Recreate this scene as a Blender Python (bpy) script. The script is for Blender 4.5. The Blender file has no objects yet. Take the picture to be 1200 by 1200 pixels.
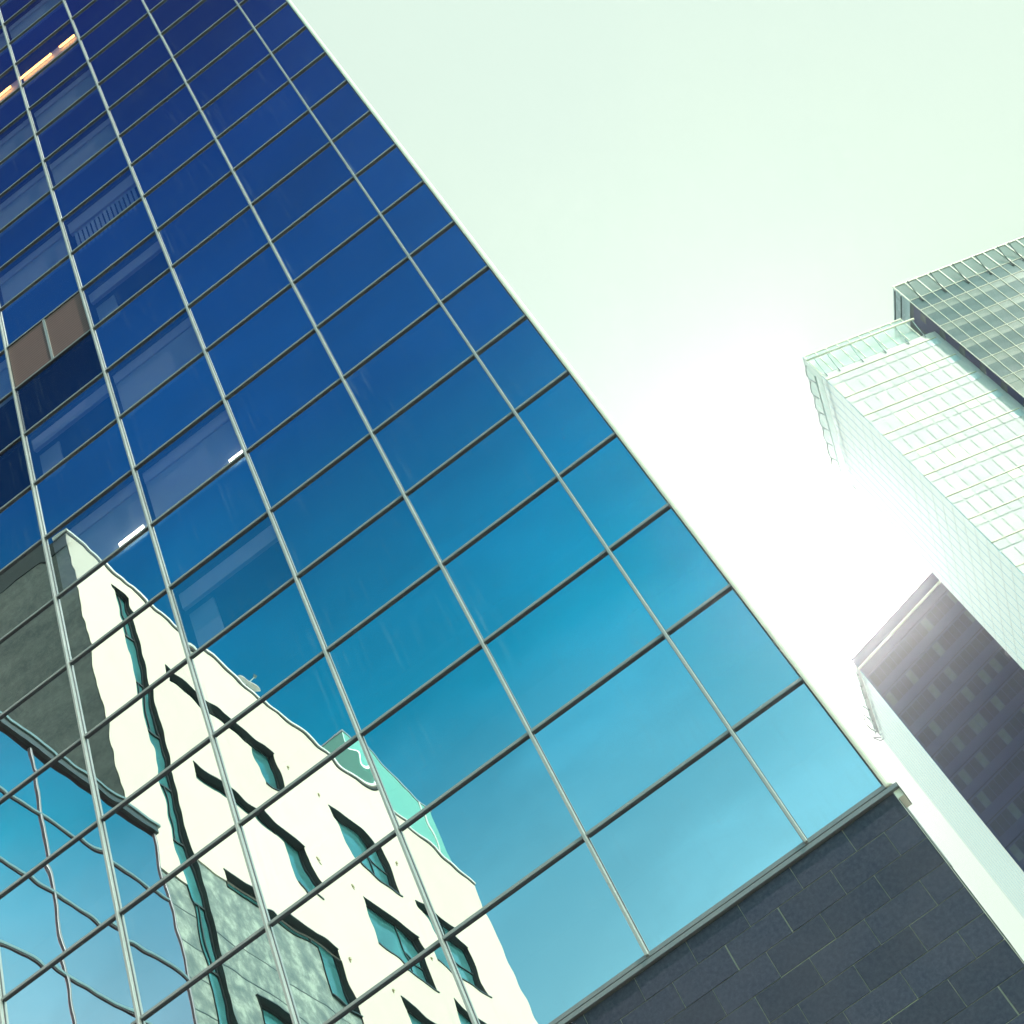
import bpy, math, random
from mathutils import Vector, Matrix
random.seed(7)
S = bpy.context.scene
COL = S.collection
rad = math.radians

# ------------------------------------------------------------------ camera
CAMZ = 1.6
R = Matrix(((0.79735085, -0.59812081, -0.08051782),
            (0.49246606, 0.56769633, 0.65969543),
            (-0.34886789, -0.56566101, 0.74720734)))   # columns: right, down, forward
cam = bpy.data.cameras.new('camera')
cam.sensor_width = 36
cam.lens = 1754.12 / 1200 * 36
cam.clip_start = 0.1
cam.clip_end = 5000
co = bpy.data.objects.new('camera', cam)
COL.objects.link(co)
rt, dn, fw = R.col[0], R.col[1], R.col[2]
co.matrix_world = Matrix(((rt[0], -dn[0], -fw[0], 0), (rt[1], -dn[1], -fw[1], 0),
                          (rt[2], -dn[2], -fw[2], CAMZ), (0, 0, 0, 1)))
S.camera = co

# ------------------------------------------------------------------ light
SUN_AZ, SUN_EL = 108, 42
S.view_settings.view_transform = 'Standard'
S.view_settings.look = 'None'
S.view_settings.gamma = 1
S.view_settings.exposure = 0.6
sd = Vector((math.sin(rad(SUN_AZ)) * math.cos(rad(SUN_EL)), math.cos(rad(SUN_AZ)) * math.cos(rad(SUN_EL)), math.sin(rad(SUN_EL))))
sl = bpy.data.lights.new('sun', 'SUN')
sl.energy = 3.3
sl.angle = rad(0.53)
sl.color = (1, 0.95, 0.82)
so = bpy.data.objects.new('sun', sl)
COL.objects.link(so)
so.rotation_euler = sd.to_track_quat('Z', 'Y').to_euler()


class NT:
    """small node-tree helper"""
    def __init__(s, nt):
        s.nt = nt
    def n(s, t, **k):
        x = s.nt.nodes.new(t)
        for a, b in k.items():
            setattr(x, a, b)
        return x
    def l(s, a, b):
        s.nt.links.new(a, b)
    def _in(s, sock, v):
        if hasattr(v, 'is_output'):
            s.l(v, sock)
        elif v is not None:
            sock.default_value = v
    def math(s, op, a, b=None, c=None, clamp=False):
        x = s.n('ShaderNodeMath', operation=op)
        x.use_clamp = clamp
        s._in(x.inputs[0], a); s._in(x.inputs[1], b); s._in(x.inputs[2], c)
        return x.outputs[0]
    def mix(s, f, a, b, blend='MIX'):
        x = s.n('ShaderNodeMix', data_type='RGBA', blend_type=blend)
        s._in(x.inputs['Factor'], f); s._in(x.inputs[6], a); s._in(x.inputs[7], b)
        return x.outputs[2]
    def ramp(s, f, stops):
        x = s.n('ShaderNodeValToRGB')
        while len(x.color_ramp.elements) < len(stops):
            x.color_ramp.elements.new(0.5)
        for e, (p, c) in zip(x.color_ramp.elements, stops):
            e.position = p
            e.color = c if len(c) == 4 else (*c, 1)
        s._in(x.inputs[0], f)
        return x.outputs[0]
    def maprange(s, v, a, b, c=0, d=1, t='SMOOTHSTEP'):
        x = s.n('ShaderNodeMapRange', interpolation_type=t)
        s._in(x.inputs[0], v)
        for i, q in zip((1, 2, 3, 4), (a, b, c, d)):
            x.inputs[i].default_value = q
        return x.outputs[0]
    def noise(s, scale, detail=2, rough=0.5, vec=None):
        x = s.n('ShaderNodeTexNoise')
        x.inputs['Scale'].default_value = scale
        x.inputs['Detail'].default_value = detail
        x.inputs['Roughness'].default_value = rough
        if vec is not None:
            s.l(vec, x.inputs['Vector'])
        return x.outputs['Fac']


w = bpy.data.worlds.new('World')
S.world = w
w.use_nodes = True
t = NT(w.node_tree)
bg = w.node_tree.nodes['Background']
bg.inputs[1].default_value = 0.1
sky = t.n('ShaderNodeTexSky', sky_type='NISHITA', sun_disc=False)
sky.sun_elevation = rad(SUN_EL)
sky.sun_rotation = rad(SUN_AZ)
tc = t.n('ShaderNodeTexCoord')
sep = t.n('ShaderNodeSeparateXYZ')
t.l(tc.outputs['Generated'], sep.inputs[0])
# clear part of the sky: deep and saturated overhead, paler towards the roofs
grade = t.ramp(sep.outputs[2], [(0.0, (1.3, 2.6, 1.9)), (0.40, (2.3, 3.1, 2.0)), (0.60, (0.8, 2.1, 1.6)), (0.69, (0.0, 1.4, 1.32)), (0.82, (0.0, 0.40, 0.82)), (0.95, (0.0, 0.05, 0.36))])
smp = t.n('ShaderNodeMapping')
smp.inputs['Scale'].default_value = (2.2, 6.0, 5.0)
smp.inputs['Rotation'].default_value = (0.3, 0.5, 0.4)
t.l(tc.outputs['Generated'], smp.inputs['Vector'])
wisp = t.maprange(t.noise(1.3, 5, 0.6, smp.outputs[0]), 0.38, 0.72, 0.90, 1.22)
deep = t.mix(1.0, t.mix(1.0, sky.outputs[0], grade, 'MULTIPLY'), wisp, 'MULTIPLY')
# bright veil put into the northern half of the sky, with added hot spot
nv = t.n('ShaderNodeVectorMath', operation='SCALE')
t.l(tc.outputs['Generated'], nv.inputs[0])
nv.inputs['Scale'].default_value = 1.0
cl = t.noise(1.6, 4, 0.55, nv.outputs[0])
yv = t.math('ADD', sep.outputs[1], t.math('MULTIPLY', t.math('SUBTRACT', cl, 0.5), 0.12))
veil_f = t.maprange(yv, -0.05, 0.27)
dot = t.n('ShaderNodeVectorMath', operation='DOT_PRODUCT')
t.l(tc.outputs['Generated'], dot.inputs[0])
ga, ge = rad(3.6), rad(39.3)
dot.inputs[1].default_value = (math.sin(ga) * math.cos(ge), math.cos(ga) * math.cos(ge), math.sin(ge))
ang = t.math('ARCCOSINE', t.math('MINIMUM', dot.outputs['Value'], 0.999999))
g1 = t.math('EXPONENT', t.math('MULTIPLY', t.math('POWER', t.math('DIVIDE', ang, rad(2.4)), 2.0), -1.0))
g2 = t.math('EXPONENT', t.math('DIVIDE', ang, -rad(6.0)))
glow = t.math('ADD', t.math('MULTIPLY', g1, 850.0), t.math('MULTIPLY', g2, 3.6))  # added sun-like hot spot and halo, apart from the sun lamp; brightens the haze
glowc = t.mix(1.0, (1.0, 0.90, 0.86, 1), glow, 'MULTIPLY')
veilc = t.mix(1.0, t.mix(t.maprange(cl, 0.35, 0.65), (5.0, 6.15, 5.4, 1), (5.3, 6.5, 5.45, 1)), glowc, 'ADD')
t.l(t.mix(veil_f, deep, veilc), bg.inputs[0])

# ------------------------------------------------------------------ materials
MATS = {}


def mat(name):
    m = bpy.data.materials.new(name)
    m.use_nodes = True
    MATS[name] = m
    return m, NT(m.node_tree), m.node_tree.nodes['Principled BSDF'], m.node_tree.nodes['Material Output']


def simple(name, col, rough=0.5, metal=0.0, var=0.0, scale=3.0, bump=0.0, spec=None):
    m, q, p, o = mat(name)
    p.inputs['Roughness'].default_value = rough
    p.inputs['Metallic'].default_value = metal
    if spec is not None:
        p.inputs['Specular IOR Level'].default_value = spec
    g = q.n('ShaderNodeTexCoord')
    if var:
        f = q.noise(scale, 6, 0.6, g.outputs['Object'])
        c = q.mix(f, tuple(x * (1 - var) for x in col) + (1,), tuple(min(1, x * (1 + var)) for x in col) + (1,))
        q.l(c, p.inputs['Base Color'])
        q.l(q.maprange(f, 0.2, 0.8, max(0, rough - .08), rough + .08, 'LINEAR'), p.inputs['Roughness'])
    else:
        p.inputs['Base Color'].default_value = (*col, 1)
    if bump:
        b = q.n('ShaderNodeBump')
        b.inputs['Strength'].default_value = 0.6
        b.inputs['Distance'].default_value = bump
        q.l(q.noise(scale * 7, 6, 0.6, g.outputs['Object']), b.inputs['Height'])
        q.l(b.outputs[0], p.inputs['Normal'])
    return m


def mirror_glass(name, tint, refl, trans, wave=1.0, pillow=1.0, dirt=True):
    m, q, p, o = mat(name)
    q.nt.nodes.remove(p)
    g = q.n('ShaderNodeTexCoord')
    oi = q.n('ShaderNodeObjectInfo')
    ad = q.n('ShaderNodeVectorMath', operation='ADD')
    q.l(g.outputs['Object'], ad.inputs[0])
    cx = q.n('ShaderNodeCombineXYZ')
    q.l(q.math('MULTIPLY', oi.outputs['Random'], 97.0), cx.inputs[0])
    q.l(q.math('MULTIPLY', oi.outputs['Random'], 31.0), cx.inputs[1])
    q.l(cx.outputs[0], ad.inputs[1])
    h = q.math('MULTIPLY', q.noise(0.75, 0.0, 0.4, ad.outputs[0]), 0.0026 * wave)
    h2 = q.math('MULTIPLY', q.noise(2.6, 0.0, 0.4, ad.outputs[0]), 0.0005 * wave)
    # pillowing towards the clamped edges of each pane
    s2 = q.n('ShaderNodeSeparateXYZ')
    q.l(g.outputs['Generated'], s2.inputs[0])
    def edge(v):
        a = q.math('ABSOLUTE', q.math('SUBTRACT', v, 0.5))
        return q.math('POWER', q.math('MULTIPLY', a, 2.0), 7.0)
    e = q.math('ADD', edge(s2.outputs[0]), edge(s2.outputs[2]))
    h3 = q.math('MULTIPLY', q.math('MULTIPLY', e, q.math('SUBTRACT', oi.outputs['Random'], 0.35)), 0.0019 * pillow)
    ht = q.math('ADD', q.math('ADD', h, h2), h3)
    b = q.n('ShaderNodeBump')
    b.inputs['Strength'].default_value = 1.0
    b.inputs['Distance'].default_value = 1.0
    q.l(ht, b.inputs['Height'])
    gl = q.n('ShaderNodeBsdfGlossy')
    gl.inputs['Roughness'].default_value = 0.0
    tv = q.maprange(oi.outputs['Random'], 0, 1, 0.90, 1.0, 'LINEAR')
    q.l(q.mix(1.0, (*tint, 1), tv, 'MULTIPLY'), gl.inputs['Color'])
    q.l(b.outputs[0], gl.inputs['Normal'])
    tr = q.n('ShaderNodeBsdfTransparent')
    tr.inputs['Color'].default_value = (*trans, 1)
    mx = q.n('ShaderNodeMixShader')
    mx.inputs[0].default_value = refl
    q.l(tr.outputs[0], mx.inputs[1])
    q.l(gl.outputs[0], mx.inputs[2])
    out = mx.outputs[0]
    if dirt:   # faint run marks and dust on the outside
        df = q.n('ShaderNodeBsdfDiffuse')
        df.inputs['Color'].default_value = (0.55, 0.62, 0.6, 1)
        mp = q.n('ShaderNodeMapping')
        mp.inputs['Scale'].default_value = (14, 1, 0.7)
        q.l(ad.outputs[0], mp.inputs['Vector'])
        f = q.maprange(q.noise(1.0, 5, 0.6, mp.outputs[0]), 0.50, 0.85, 0.0, 0.18)
        f2 = q.maprange(q.noise(0.9, 3, 0.5, ad.outputs[0]), 0.35, 0.75, 0.0, 1.0)
        side = q.math('POWER', q.math('MULTIPLY', q.math('ABSOLUTE', q.math('SUBTRACT', s2.outputs[0], 0.5)), 2.0), 5.0)
        f3 = q.math('ADD', q.math('MULTIPLY', q.math('MULTIPLY', f, f2), q.math('ADD', side, 0.35)), 0.006)
        m2 = q.n('ShaderNodeMixShader')
        q.l(f3, m2.inputs[0])
        q.l(out, m2.inputs[1])
        q.l(df.outputs[0], m2.inputs[2])
        out = m2.outputs[0]
    q.l(out, o.inputs['Surface'])
    return m


M = {}
M['glass'] = mirror_glass('spandrel_glass', (0.93, 0.97, 1.0), 0.86, (0.35, 0.55, 0.8))
M['vision'] = mirror_glass('vision_glass', (0.90, 0.96, 1.0), 0.62, (0.85, 0.88, 1.0))
M['darkpane'] = mirror_glass('unlit_clear_glass', (0.45, 0.5, 0.6), 0.42, (0.5, 0.55, 0.7))
M['block_glass'] = mirror_glass('block_glass', (0.92, 0.64, 0.70), 0.92, (0.2, 0.3, 0.4), 0.35, 0.5, False)
M['mullion'] = simple('brushed_aluminium', (0.35, 0.35, 0.34), 0.38, 0.35, 0.05, 2)
M['transom'] = simple('grey_metal', (0.20, 0.205, 0.22), 0.42, 0.3, 0.08, 2)
M['transom2'] = simple('satin_grey_metal', (0.26, 0.27, 0.27), 0.4, 0.3, 0.08, 2)
M['gasket'] = simple('black_gasket', (0.05, 0.052, 0.065), 0.6)
M['trim'] = simple('cream_metal', (0.86, 0.82, 0.70), 0.35, 0.0, 0.03, 2)
M['core'] = simple('dark_interior', (0.02, 0.025, 0.05), 0.8)
M['ceiling'] = simple('interior_ceiling', (0.50, 0.48, 0.54), 0.8, 0, 0.1, 0.7)
M['blind'] = simple('roller_blind', (0.38, 0.43, 0.47), 0.8, 0, 0.10, 0.6)
M['white'] = simple('white_paint', (0.80, 0.80, 0.76), 0.45)
M['stucco'] = simple('cream_render', (0.73, 0.655, 0.56), 0.85, 0, 0.09, 0.5, 0.004)
M['cap'] = simple('white_coping', (0.85, 0.86, 0.80), 0.4)
M['darkmetal'] = simple('dark_metal', (0.03, 0.045, 0.05), 0.4, 0.3)
M['reveal'] = simple('shade_painted_reveal', (0.045, 0.055, 0.055), 0.6)  # shade of the window recesses put into the colour
M['steel'] = simple('steel', (0.24, 0.30, 0.30), 0.3, 0.6)
M['teal'] = simple('teal_panel', (0.17, 0.50, 0.42), 0.35, 0, 0.05, 0.3)
M['brass'] = simple('brass_outlet', (0.42, 0.38, 0.22), 0.5, 0.3)
M['asphalt'] = simple('asphalt', (0.05, 0.05, 0.052), 0.9, 0, 0.25, 1.5, 0.004)
M['paving'] = simple('concrete_paving', (0.30, 0.29, 0.27), 0.85, 0, 0.12, 1.2, 0.003)
M['kerb'] = simple('granite_kerb', (0.36, 0.35, 0.34), 0.8, 0, 0.15, 8)
M['paint'] = simple('road_paint', (0.75, 0.75, 0.72), 0.7)
M['joint'] = simple('pale_joint', (0.33, 0.31, 0.24), 0.8)

# dark stone tile: mottled blue-grey
m, q, p, o = mat('dark_stone')
g = q.n('ShaderNodeTexCoord')
a = q.noise(0.9, 3, 0.6, g.outputs['Object'])
b_ = q.noise(22, 5, 0.7, g.outputs['Object'])
c = q.mix(q.maprange(a, .3, .7), (0.017, 0.020, 0.045, 1), (0.034, 0.034, 0.058, 1))
c = q.mix(q.maprange(b_, .3, .75), c, (0.056, 0.057, 0.085, 1))
gi = q.n('ShaderNodeNewGeometry')
pv_ = q.maprange(gi.outputs['Random Per Island'], 0, 1, 0.86, 1.14, 'LINEAR')
c = q.mix(1.0, c, pv_, 'MULTIPLY')
q.l(c, p.inputs['Base Color'])
q.l(q.maprange(a, .3, .7, .45, .6), p.inputs['Roughness']); p.inputs['Specular IOR Level'].default_value = 0.3
bp = q.n('ShaderNodeBump'); bp.inputs['Distance'].default_value = 0.0012
q.l(q.noise(60, 4, .6, g.outputs['Object']), bp.inputs['Height']); q.l(bp.outputs[0], p.inputs['Normal'])
M['stone'] = m
# rough grey concrete with horizontal board lines and stains
m, q, p, o = mat('board_marked_concrete')
g = q.n('ShaderNodeTexCoord')
mp = q.n('ShaderNodeMapping'); mp.inputs['Scale'].default_value = (0.25, 0.25, 1.6)
q.l(g.outputs['Object'], mp.inputs['Vector'])
a = q.noise(0.8, 6, 0.65, mp.outputs[0])
b_ = q.noise(3.5, 8, 0.7, g.outputs['Object'])
c = q.mix(q.maprange(a, .25, .75), (0.10, 0.115, 0.12, 1), (0.23, 0.24, 0.22, 1))
c = q.mix(q.math('MULTIPLY', q.maprange(b_, .35, .75), .5), c, (0.34, 0.35, 0.31, 1))
q.l(c, p.inputs['Base Color']); p.inputs['Roughness'].default_value = 0.9
bp = q.n('ShaderNodeBump'); bp.inputs['Distance'].default_value = 0.02
q.l(b_, bp.inputs['Height']); q.l(bp.outputs[0], p.inputs['Normal'])
M['concrete'] = m
# mottled green-grey stone slabs
m, q, p, o = mat('mottled_stone_slabs')
g = q.n('ShaderNodeTexCoord')
a = q.noise(1.9, 5, 0.62, g.outputs['Object'])
c = q.ramp(a, [(0.34, (0.085, 0.13, 0.13)), (0.50, (0.17, 0.22, 0.20)), (0.64, (0.36, 0.42, 0.36))])
q.l(c, p.inputs['Base Color']); p.inputs['Roughness'].default_value = 0.6
M['slab'] = m
# window glass of the plastered building: teal body with a weak clear reflection
def winglass(name, col, rough=0.06, spec=0.8, wob=0.0015):
    m, q, p, o = mat(name)
    p.inputs['Roughness'].default_value = rough
    p.inputs['Specular IOR Level'].default_value = spec
    g = q.n('ShaderNodeTexCoord')
    a = q.noise(0.5, 3, .6, g.outputs['Object'])
    q.l(q.mix(q.maprange(a, .3, .7), tuple(x * .6 for x in col) + (1,), (*col, 1)), p.inputs['Base Color'])
    bp = q.n('ShaderNodeBump'); bp.inputs['Distance'].default_value = wob * 10
    q.l(q.noise(0.6, 0, .5, g.outputs['Object']), bp.inputs['Height']); q.l(bp.outputs[0], p.inputs['Normal'])
    return m
M['tealglass'] = winglass('teal_window_glass', (0.07, 0.26, 0.28))
M['navyglass'] = winglass('navy_window_glass', (0.026, 0.024, 0.075), 0.15, 0.35)
M['navyglass2'] = winglass('pale_blind_behind_glass', (0.10, 0.10, 0.15), 0.2, 0.35)
M['navyframe'] = simple('navy_spandrel', (0.030, 0.028, 0.105), 0.45, 0, 0.15, 0.2, spec=0.25)
M['gridA'] = winglass('green_grey_glass', (0.12, 0.11, 0.115), 0.12, 0.4)
M['gridB'] = winglass('green_grey_glass_light', (0.25, 0.23, 0.20), 0.15, 0.4)
M['gridC'] = winglass('green_grey_glass_mid', (0.155, 0.14, 0.145), 0.12, 0.4)
M['softcream'] = simple('soft_cream_frame', (0.56, 0.51, 0.42), 0.6)
M['cream'] = simple('cream_frame', (0.80, 0.76, 0.62), 0.5)
M['pale1'] = simple('pale_enamel', (0.52, 0.50, 0.50), 0.5, 0, 0.05, 0.3, spec=0.2)
M['pale2'] = simple('pale_enamel_light', (0.57, 0.54, 0.52), 0.5, 0, 0.04, 0.3, spec=0.2)
M['pale3'] = simple('pale_enamel_cream', (0.72, 0.66, 0.50), 0.25)
M['palejoint'] = simple('green_joint', (0.53, 0.52, 0.53), 0.6)
M['paleside'] = simple('pale_blue_panel', (0.92, 0.94, 0.96), 0.16, 0.85, 0.03, 0.1)
M['sidejoint'] = simple('blue_joint', (0.86, 0.91, 0.92), 0.16, 0.85)
M['ice'] = simple('ice_blue_panel', (0.46, 0.50, 0.54), 0.25, 0, 0.05, 0.4)
def screen_glass(name, col, f):
    m, q, p, o = mat(name)
    q.nt.nodes.remove(p)
    g1_ = q.n('ShaderNodeBsdfGlossy'); g1_.inputs['Roughness'].default_value = 0.1
    g1_.inputs['Color'].default_value = (*col, 1)
    d_ = q.n('ShaderNodeBsdfDiffuse'); d_.inputs['Color'].default_value = (*col, 1)
    t_ = q.n('ShaderNodeBsdfTransparent'); t_.inputs['Color'].default_value = (0.80, 0.88, 0.86, 1)
    m1 = q.n('ShaderNodeMixShader'); m1.inputs[0].default_value = 0.85
    q.l(g1_.outputs[0], m1.inputs[1]); q.l(d_.outputs[0], m1.inputs[2])
    m2 = q.n('ShaderNodeMixShader'); m2.inputs[0].default_value = f
    q.l(t_.outputs[0], m2.inputs[1]); q.l(m1.outputs[0], m2.inputs[2])
    q.l(m2.outputs[0], o.inputs['Surface'])
    return m
M['screen'] = screen_glass('frosted_screen_glass', (0.95, 0.90, 0.86), 0.35)
M['screendark'] = screen_glass('tinted_screen_glass', (0.33, 0.32, 0.31), 0.62)
def emit(name, col, s):
    m, q, p, o = mat(name)
    p.inputs['Base Color'].default_value = (*col, 1)
    p.inputs['Emission Color'].default_value = (*col, 1)
    p.inputs['Emission Strength'].default_value = s
    return m
M['warm_lamp'] = emit('warm_tube', (1, 0.50, 0.10), 9)
M['cool_lamp'] = emit('cool_tube', (1, 0.93, 0.66), 7)
m, q, p, o = mat('brown_slats')
g = q.n('ShaderNodeTexCoord')
wv = q.n('ShaderNodeTexWave', bands_direction='Z'); wv.inputs['Scale'].default_value = 3.6
wv.inputs['Distortion'].default_value = 0.2
q.l(g.outputs['Object'], wv.inputs['Vector'])
q.l(q.mix(wv.outputs['Fac'], (0.085, 0.045, 0.042, 1), (0.16, 0.085, 0.072, 1)), p.inputs['Base Color'])
p.inputs['Roughness'].default_value = 0.55
M['slats'] = m


# ------------------------------------------------------------------ mesh helpers
class MB:
    def __init__(s):
        s.v, s.f = [], []
    def quad(s, a, b, c, d):
        i = len(s.v)
        s.v += [Vector(a), Vector(b), Vector(c), Vector(d)]
        s.f.append((i, i + 1, i + 2, i + 3))
        return s
    def hexa(s, P):
        """P: 8 corners, bottom 4 then top 4 (same winding)"""
        i = len(s.v)
        s.v += [Vector(p) for p in P]
        for f in ((3, 2, 1, 0), (4, 5, 6, 7), (0, 1, 5, 4), (1, 2, 6, 5), (2, 3, 7, 6), (3, 0, 4, 7)):
            s.f.append(tuple(i + k for k in f))
        return s
    def box(s, x0, x1, y0, y1, z0, z1):
        return s.hexa([(x0, y0, z0), (x1, y0, z0), (x1, y1, z0), (x0, y1, z0), (x0, y0, z1), (x1, y0, z1), (x1, y1, z1), (x0, y1, z1)])
    def tube(s, pts, r, n=8):
        pts = [Vector(p) for p in pts]
        rings = []
        for k, p in enumerate(pts):
            d = (pts[min(k + 1, len(pts) - 1)] - pts[max(k - 1, 0)]).normalized()
            a = d.orthogonal().normalized() if abs(d.z) > .99 else d.cross(Vector((0, 0, 1))).normalized()
            b = d.cross(a)
            i = len(s.v)
            s.v += [p + (a * math.cos(2 * math.pi * j / n) + b * math.sin(2 * math.pi * j / n)) * r for j in range(n)]
            rings.append(i)
        for i, j in zip(rings, rings[1:]):
            for k in range(n):
                s.f.append((i + k, i + (k + 1) % n, j + (k + 1) % n, j + k))
        s.f.append(tuple(rings[0] + k for k in reversed(range(n))))
        s.f.append(tuple(rings[-1] + k for k in range(n)))
        return s
    def mesh(s, name, m, off=Vector((0, 0, 0)), smooth=False):
        me = bpy.data.meshes.new(name)
        me.from_pydata([v - off for v in s.v], [], s.f)
        me.materials.append(M[m])
        bm_fix(me)
        if smooth:
            for p in me.polygons:
                p.use_smooth = True
        me.update()
        return me
    def build(s, name, m, parent=None, bevel=0, smooth=False):
        if not s.v:
            return None
        lo = Vector([min(v[i] for v in s.v) for i in range(3)])
        hi = Vector([max(v[i] for v in s.v) for i in range(3)])
        c = (lo + hi) / 2
        o = bpy.data.objects.new(name, s.mesh(name, m, c, smooth))
        COL.objects.link(o)
        o.location = c
        if parent is not None:
            o.parent = parent
            par = parent
            while par is not None:
                o.location = o.location - par.location
                par = par.parent
        if bevel:
            b = o.modifiers.new('bevel', 'BEVEL')
            b.width = bevel
            b.segments = 2
            b.limit_method = 'ANGLE'
        return o


import bmesh
def bm_fix(me):
    if len(me.polygons) < 2:
        return
    bm = bmesh.new()
    bm.from_mesh(me)
    bmesh.ops.recalc_face_normals(bm, faces=bm.faces)
    bm.to_mesh(me)
    bm.free()


def tag(o, label=None, cat=None, group=None, kind=None):
    if label: o['label'] = label
    if cat: o['category'] = cat
    if group: o['group'] = group
    if kind: o['kind'] = kind
    return o


def empty(name, loc, label, cat, group=None):
    o = bpy.data.objects.new(name, None)
    COL.objects.link(o)
    o.location = loc
    return tag(o, label, cat, group)


class Face:
    """a vertical plane: s along, z up, d outwards"""
    def __init__(f, P, az, out_az):
        f.P = Vector((P[0], P[1], 0))
        f.u = Vector((math.sin(rad(az)), math.cos(rad(az)), 0))
        f.n = Vector((math.sin(rad(out_az)), math.cos(rad(out_az)), 0))
    def p(f, s, z, d=0):
        return f.P + f.u * s + f.n * d + Vector((0, 0, z))
    def box(f, mb, s0, s1, z0, z1, d0, d1):
        return mb.hexa([f.p(s0, z0, d0), f.p(s1, z0, d0), f.p(s1, z0, d1), f.p(s0, z0, d1), f.p(s0, z1, d0), f.p(s1, z1, d0), f.p(s1, z1, d1), f.p(s0, z1, d1)])
    def quad(f, mb, s0, s1, z0, z1, d=0):
        return mb.quad(f.p(s0, z0, d), f.p(s1, z0, d), f.p(s1, z1, d), f.p(s0, z1, d))


def project(v):
    d = v - Vector((0, 0, CAMZ))
    c = Vector((rt.dot(d), dn.dot(d), fw.dot(d)))
    if c.z <= 0.1:
        return None
    return (600 + 1754.12 * c.x / c.z, 600 + 1754.12 * c.y / c.z)


def seen_area(corners):
    """area in the frame of a quad, clipped roughly by sampling"""
    ps = [project(c) for c in corners]
    if any(p is None for p in ps):
        return 0
    area = abs(sum(ps[i][0] * ps[(i + 1) % 4][1] - ps[(i + 1) % 4][0] * ps[i][1] for i in range(4))) / 2
    n = k = 0
    for a in (.05, .35, .65, .95):
        for b in (.05, .35, .65, .95):
            v = (corners[0].lerp(corners[1], a)).lerp(corners[3].lerp(corners[2], a), b)
            p = project(v)
            n += 1
            k += 0 <= p[0] <= 1200 and 0 <= p[1] <= 1200
    return area * k / n


# ------------------------------------------------------------------ ground
g = MB().quad((-600, -600, 0), (600, -600, 0), (600, 600, 0), (-600, 600, 0)).build('ground', 'paving')
tag(g, 'grey paved ground between the buildings', 'ground', kind='structure')
rd = MB().quad((-10.5, -500, .004), (-2.5, -500, .004), (-2.5, 11, .004), (-10.5, 11, .004)).build('road', 'asphalt')
tag(rd, 'grey asphalt street beside the plastered building', 'road', kind='structure')
mk = MB()
for k in range(20):
    mk.quad((-6.56, -110 + k * 6, .008), (-6.44, -110 + k * 6, .008), (-6.44, -107 + k * 6, .008), (-6.56, -107 + k * 6, .008))
tag(mk.build('road_marking', 'paint'), 'white dashed centre line on the street', 'marking', kind='structure')
for nm, xa, xb in (('pavement', -16.3, -10.5), ('pavement', -2.5, 12)):
    tag(MB().box(xa + (.15 if xa > -5 else 0), xb - (.15 if xa < -5 else 0), -300, 11, 0.0, .13).build(nm, 'paving'), 'raised concrete pavement along the street', 'pavement', kind='structure')
    kx = -10.65 if xa < -5 else -2.5
    tag(MB().box(kx + .002, kx + .148, -300, 11, 0, .135).build('kerb', 'kerb'), 'granite kerb of the street', 'kerb', kind='structure')

# ------------------------------------------------------------------ main glass tower
YF = 14.2098
DX, DZ, X0, XE = 2.1189, 1.8, -9.3693, 0.1296
ZT = 35.8926 + CAMZ
xs = [X0 + i * DX for i in range(-4, 5)] + [XE]
RT, RB = -13, 15
zr = lambda r: ZT - DZ * r
tower = empty('glass_tower', (-9, YF + 10, 0), 'tall blue mirror glass tower with thin metal grid above a dark stone base', 'office tower')
core = MB()
core.box(-17.8, 0.10, YF + 1.25, YF + 20, zr(RB) + .02, zr(RT) + .5)
core.build('core', 'core', tower)
# floor slabs and sides behind the glass
sb = MB()
for r in range(RT, RB + 1):
    sb.box(-17.8, 0.08, YF + .12, YF + 1.25, zr(r) - .03, zr(r) + .03)
sb.build('floor_slab', 'core', tower)
# the glass panes
panes = []
ci = 'vwxyzabcd'
NAMES = {(4, 3): 'slats'}
for c_ in range(len(xs) - 1):
    for r in range(RT, RB):
        x0, x1, z1, z0 = xs[c_], xs[c_ + 1], zr(r), zr(r + 1)
        vis = (r % 2 == 1)
        q4 = [Vector((x0, YF, z0)), Vector((x1, YF, z0)), Vector((x1, YF, z1)), Vector((x0, YF, z1))]
        panes.append((seen_area(q4), c_, r, x0, x1, z0, z1, vis))
panes.sort(key=lambda k: -k[0])
restm = {'glass': MB(), 'vision': MB(), 'darkpane': MB()}
GAP = 0.012
VISMAX = {3: 5, 4: 7, 5: 9}
n_p = 0
for (A_, c_, r, x0, x1, z0, z1, vis) in panes:
    if (c_, r) == (4, 3):
        continue
    mt = 'vision' if (vis and r <= VISMAX.get(c_, -99)) else 'glass'
    if (c_, r) in ((4, 4), (3, 4), (3, 5)): mt = 'darkpane'
    if n_p < 99 and A_ > 0:
        n_p += 1
        tl = random.gauss(0, .0011)     # every pane is set a hair out of true
        tl2 = random.gauss(0, .0006)
        b = MB().quad((x0 + GAP, YF + tl, z0 + GAP), (x1 - GAP, YF + tl + tl2, z0 + GAP), (x1 - GAP, YF - tl + tl2, z1 - GAP), (x0 + GAP, YF - tl, z1 - GAP))
        b.build('glass_pane', mt, tower)
    else:
        restm[mt].quad((x0 + GAP, YF, z0 + GAP), (x1 - GAP, YF, z0 + GAP), (x1 - GAP, YF, z1 - GAP), (x0 + GAP, YF, z1 - GAP))
for k, b in restm.items():
    o = b.build('glass_pane', k, tower)
    if o: tag(o, kind='stuff')
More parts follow.
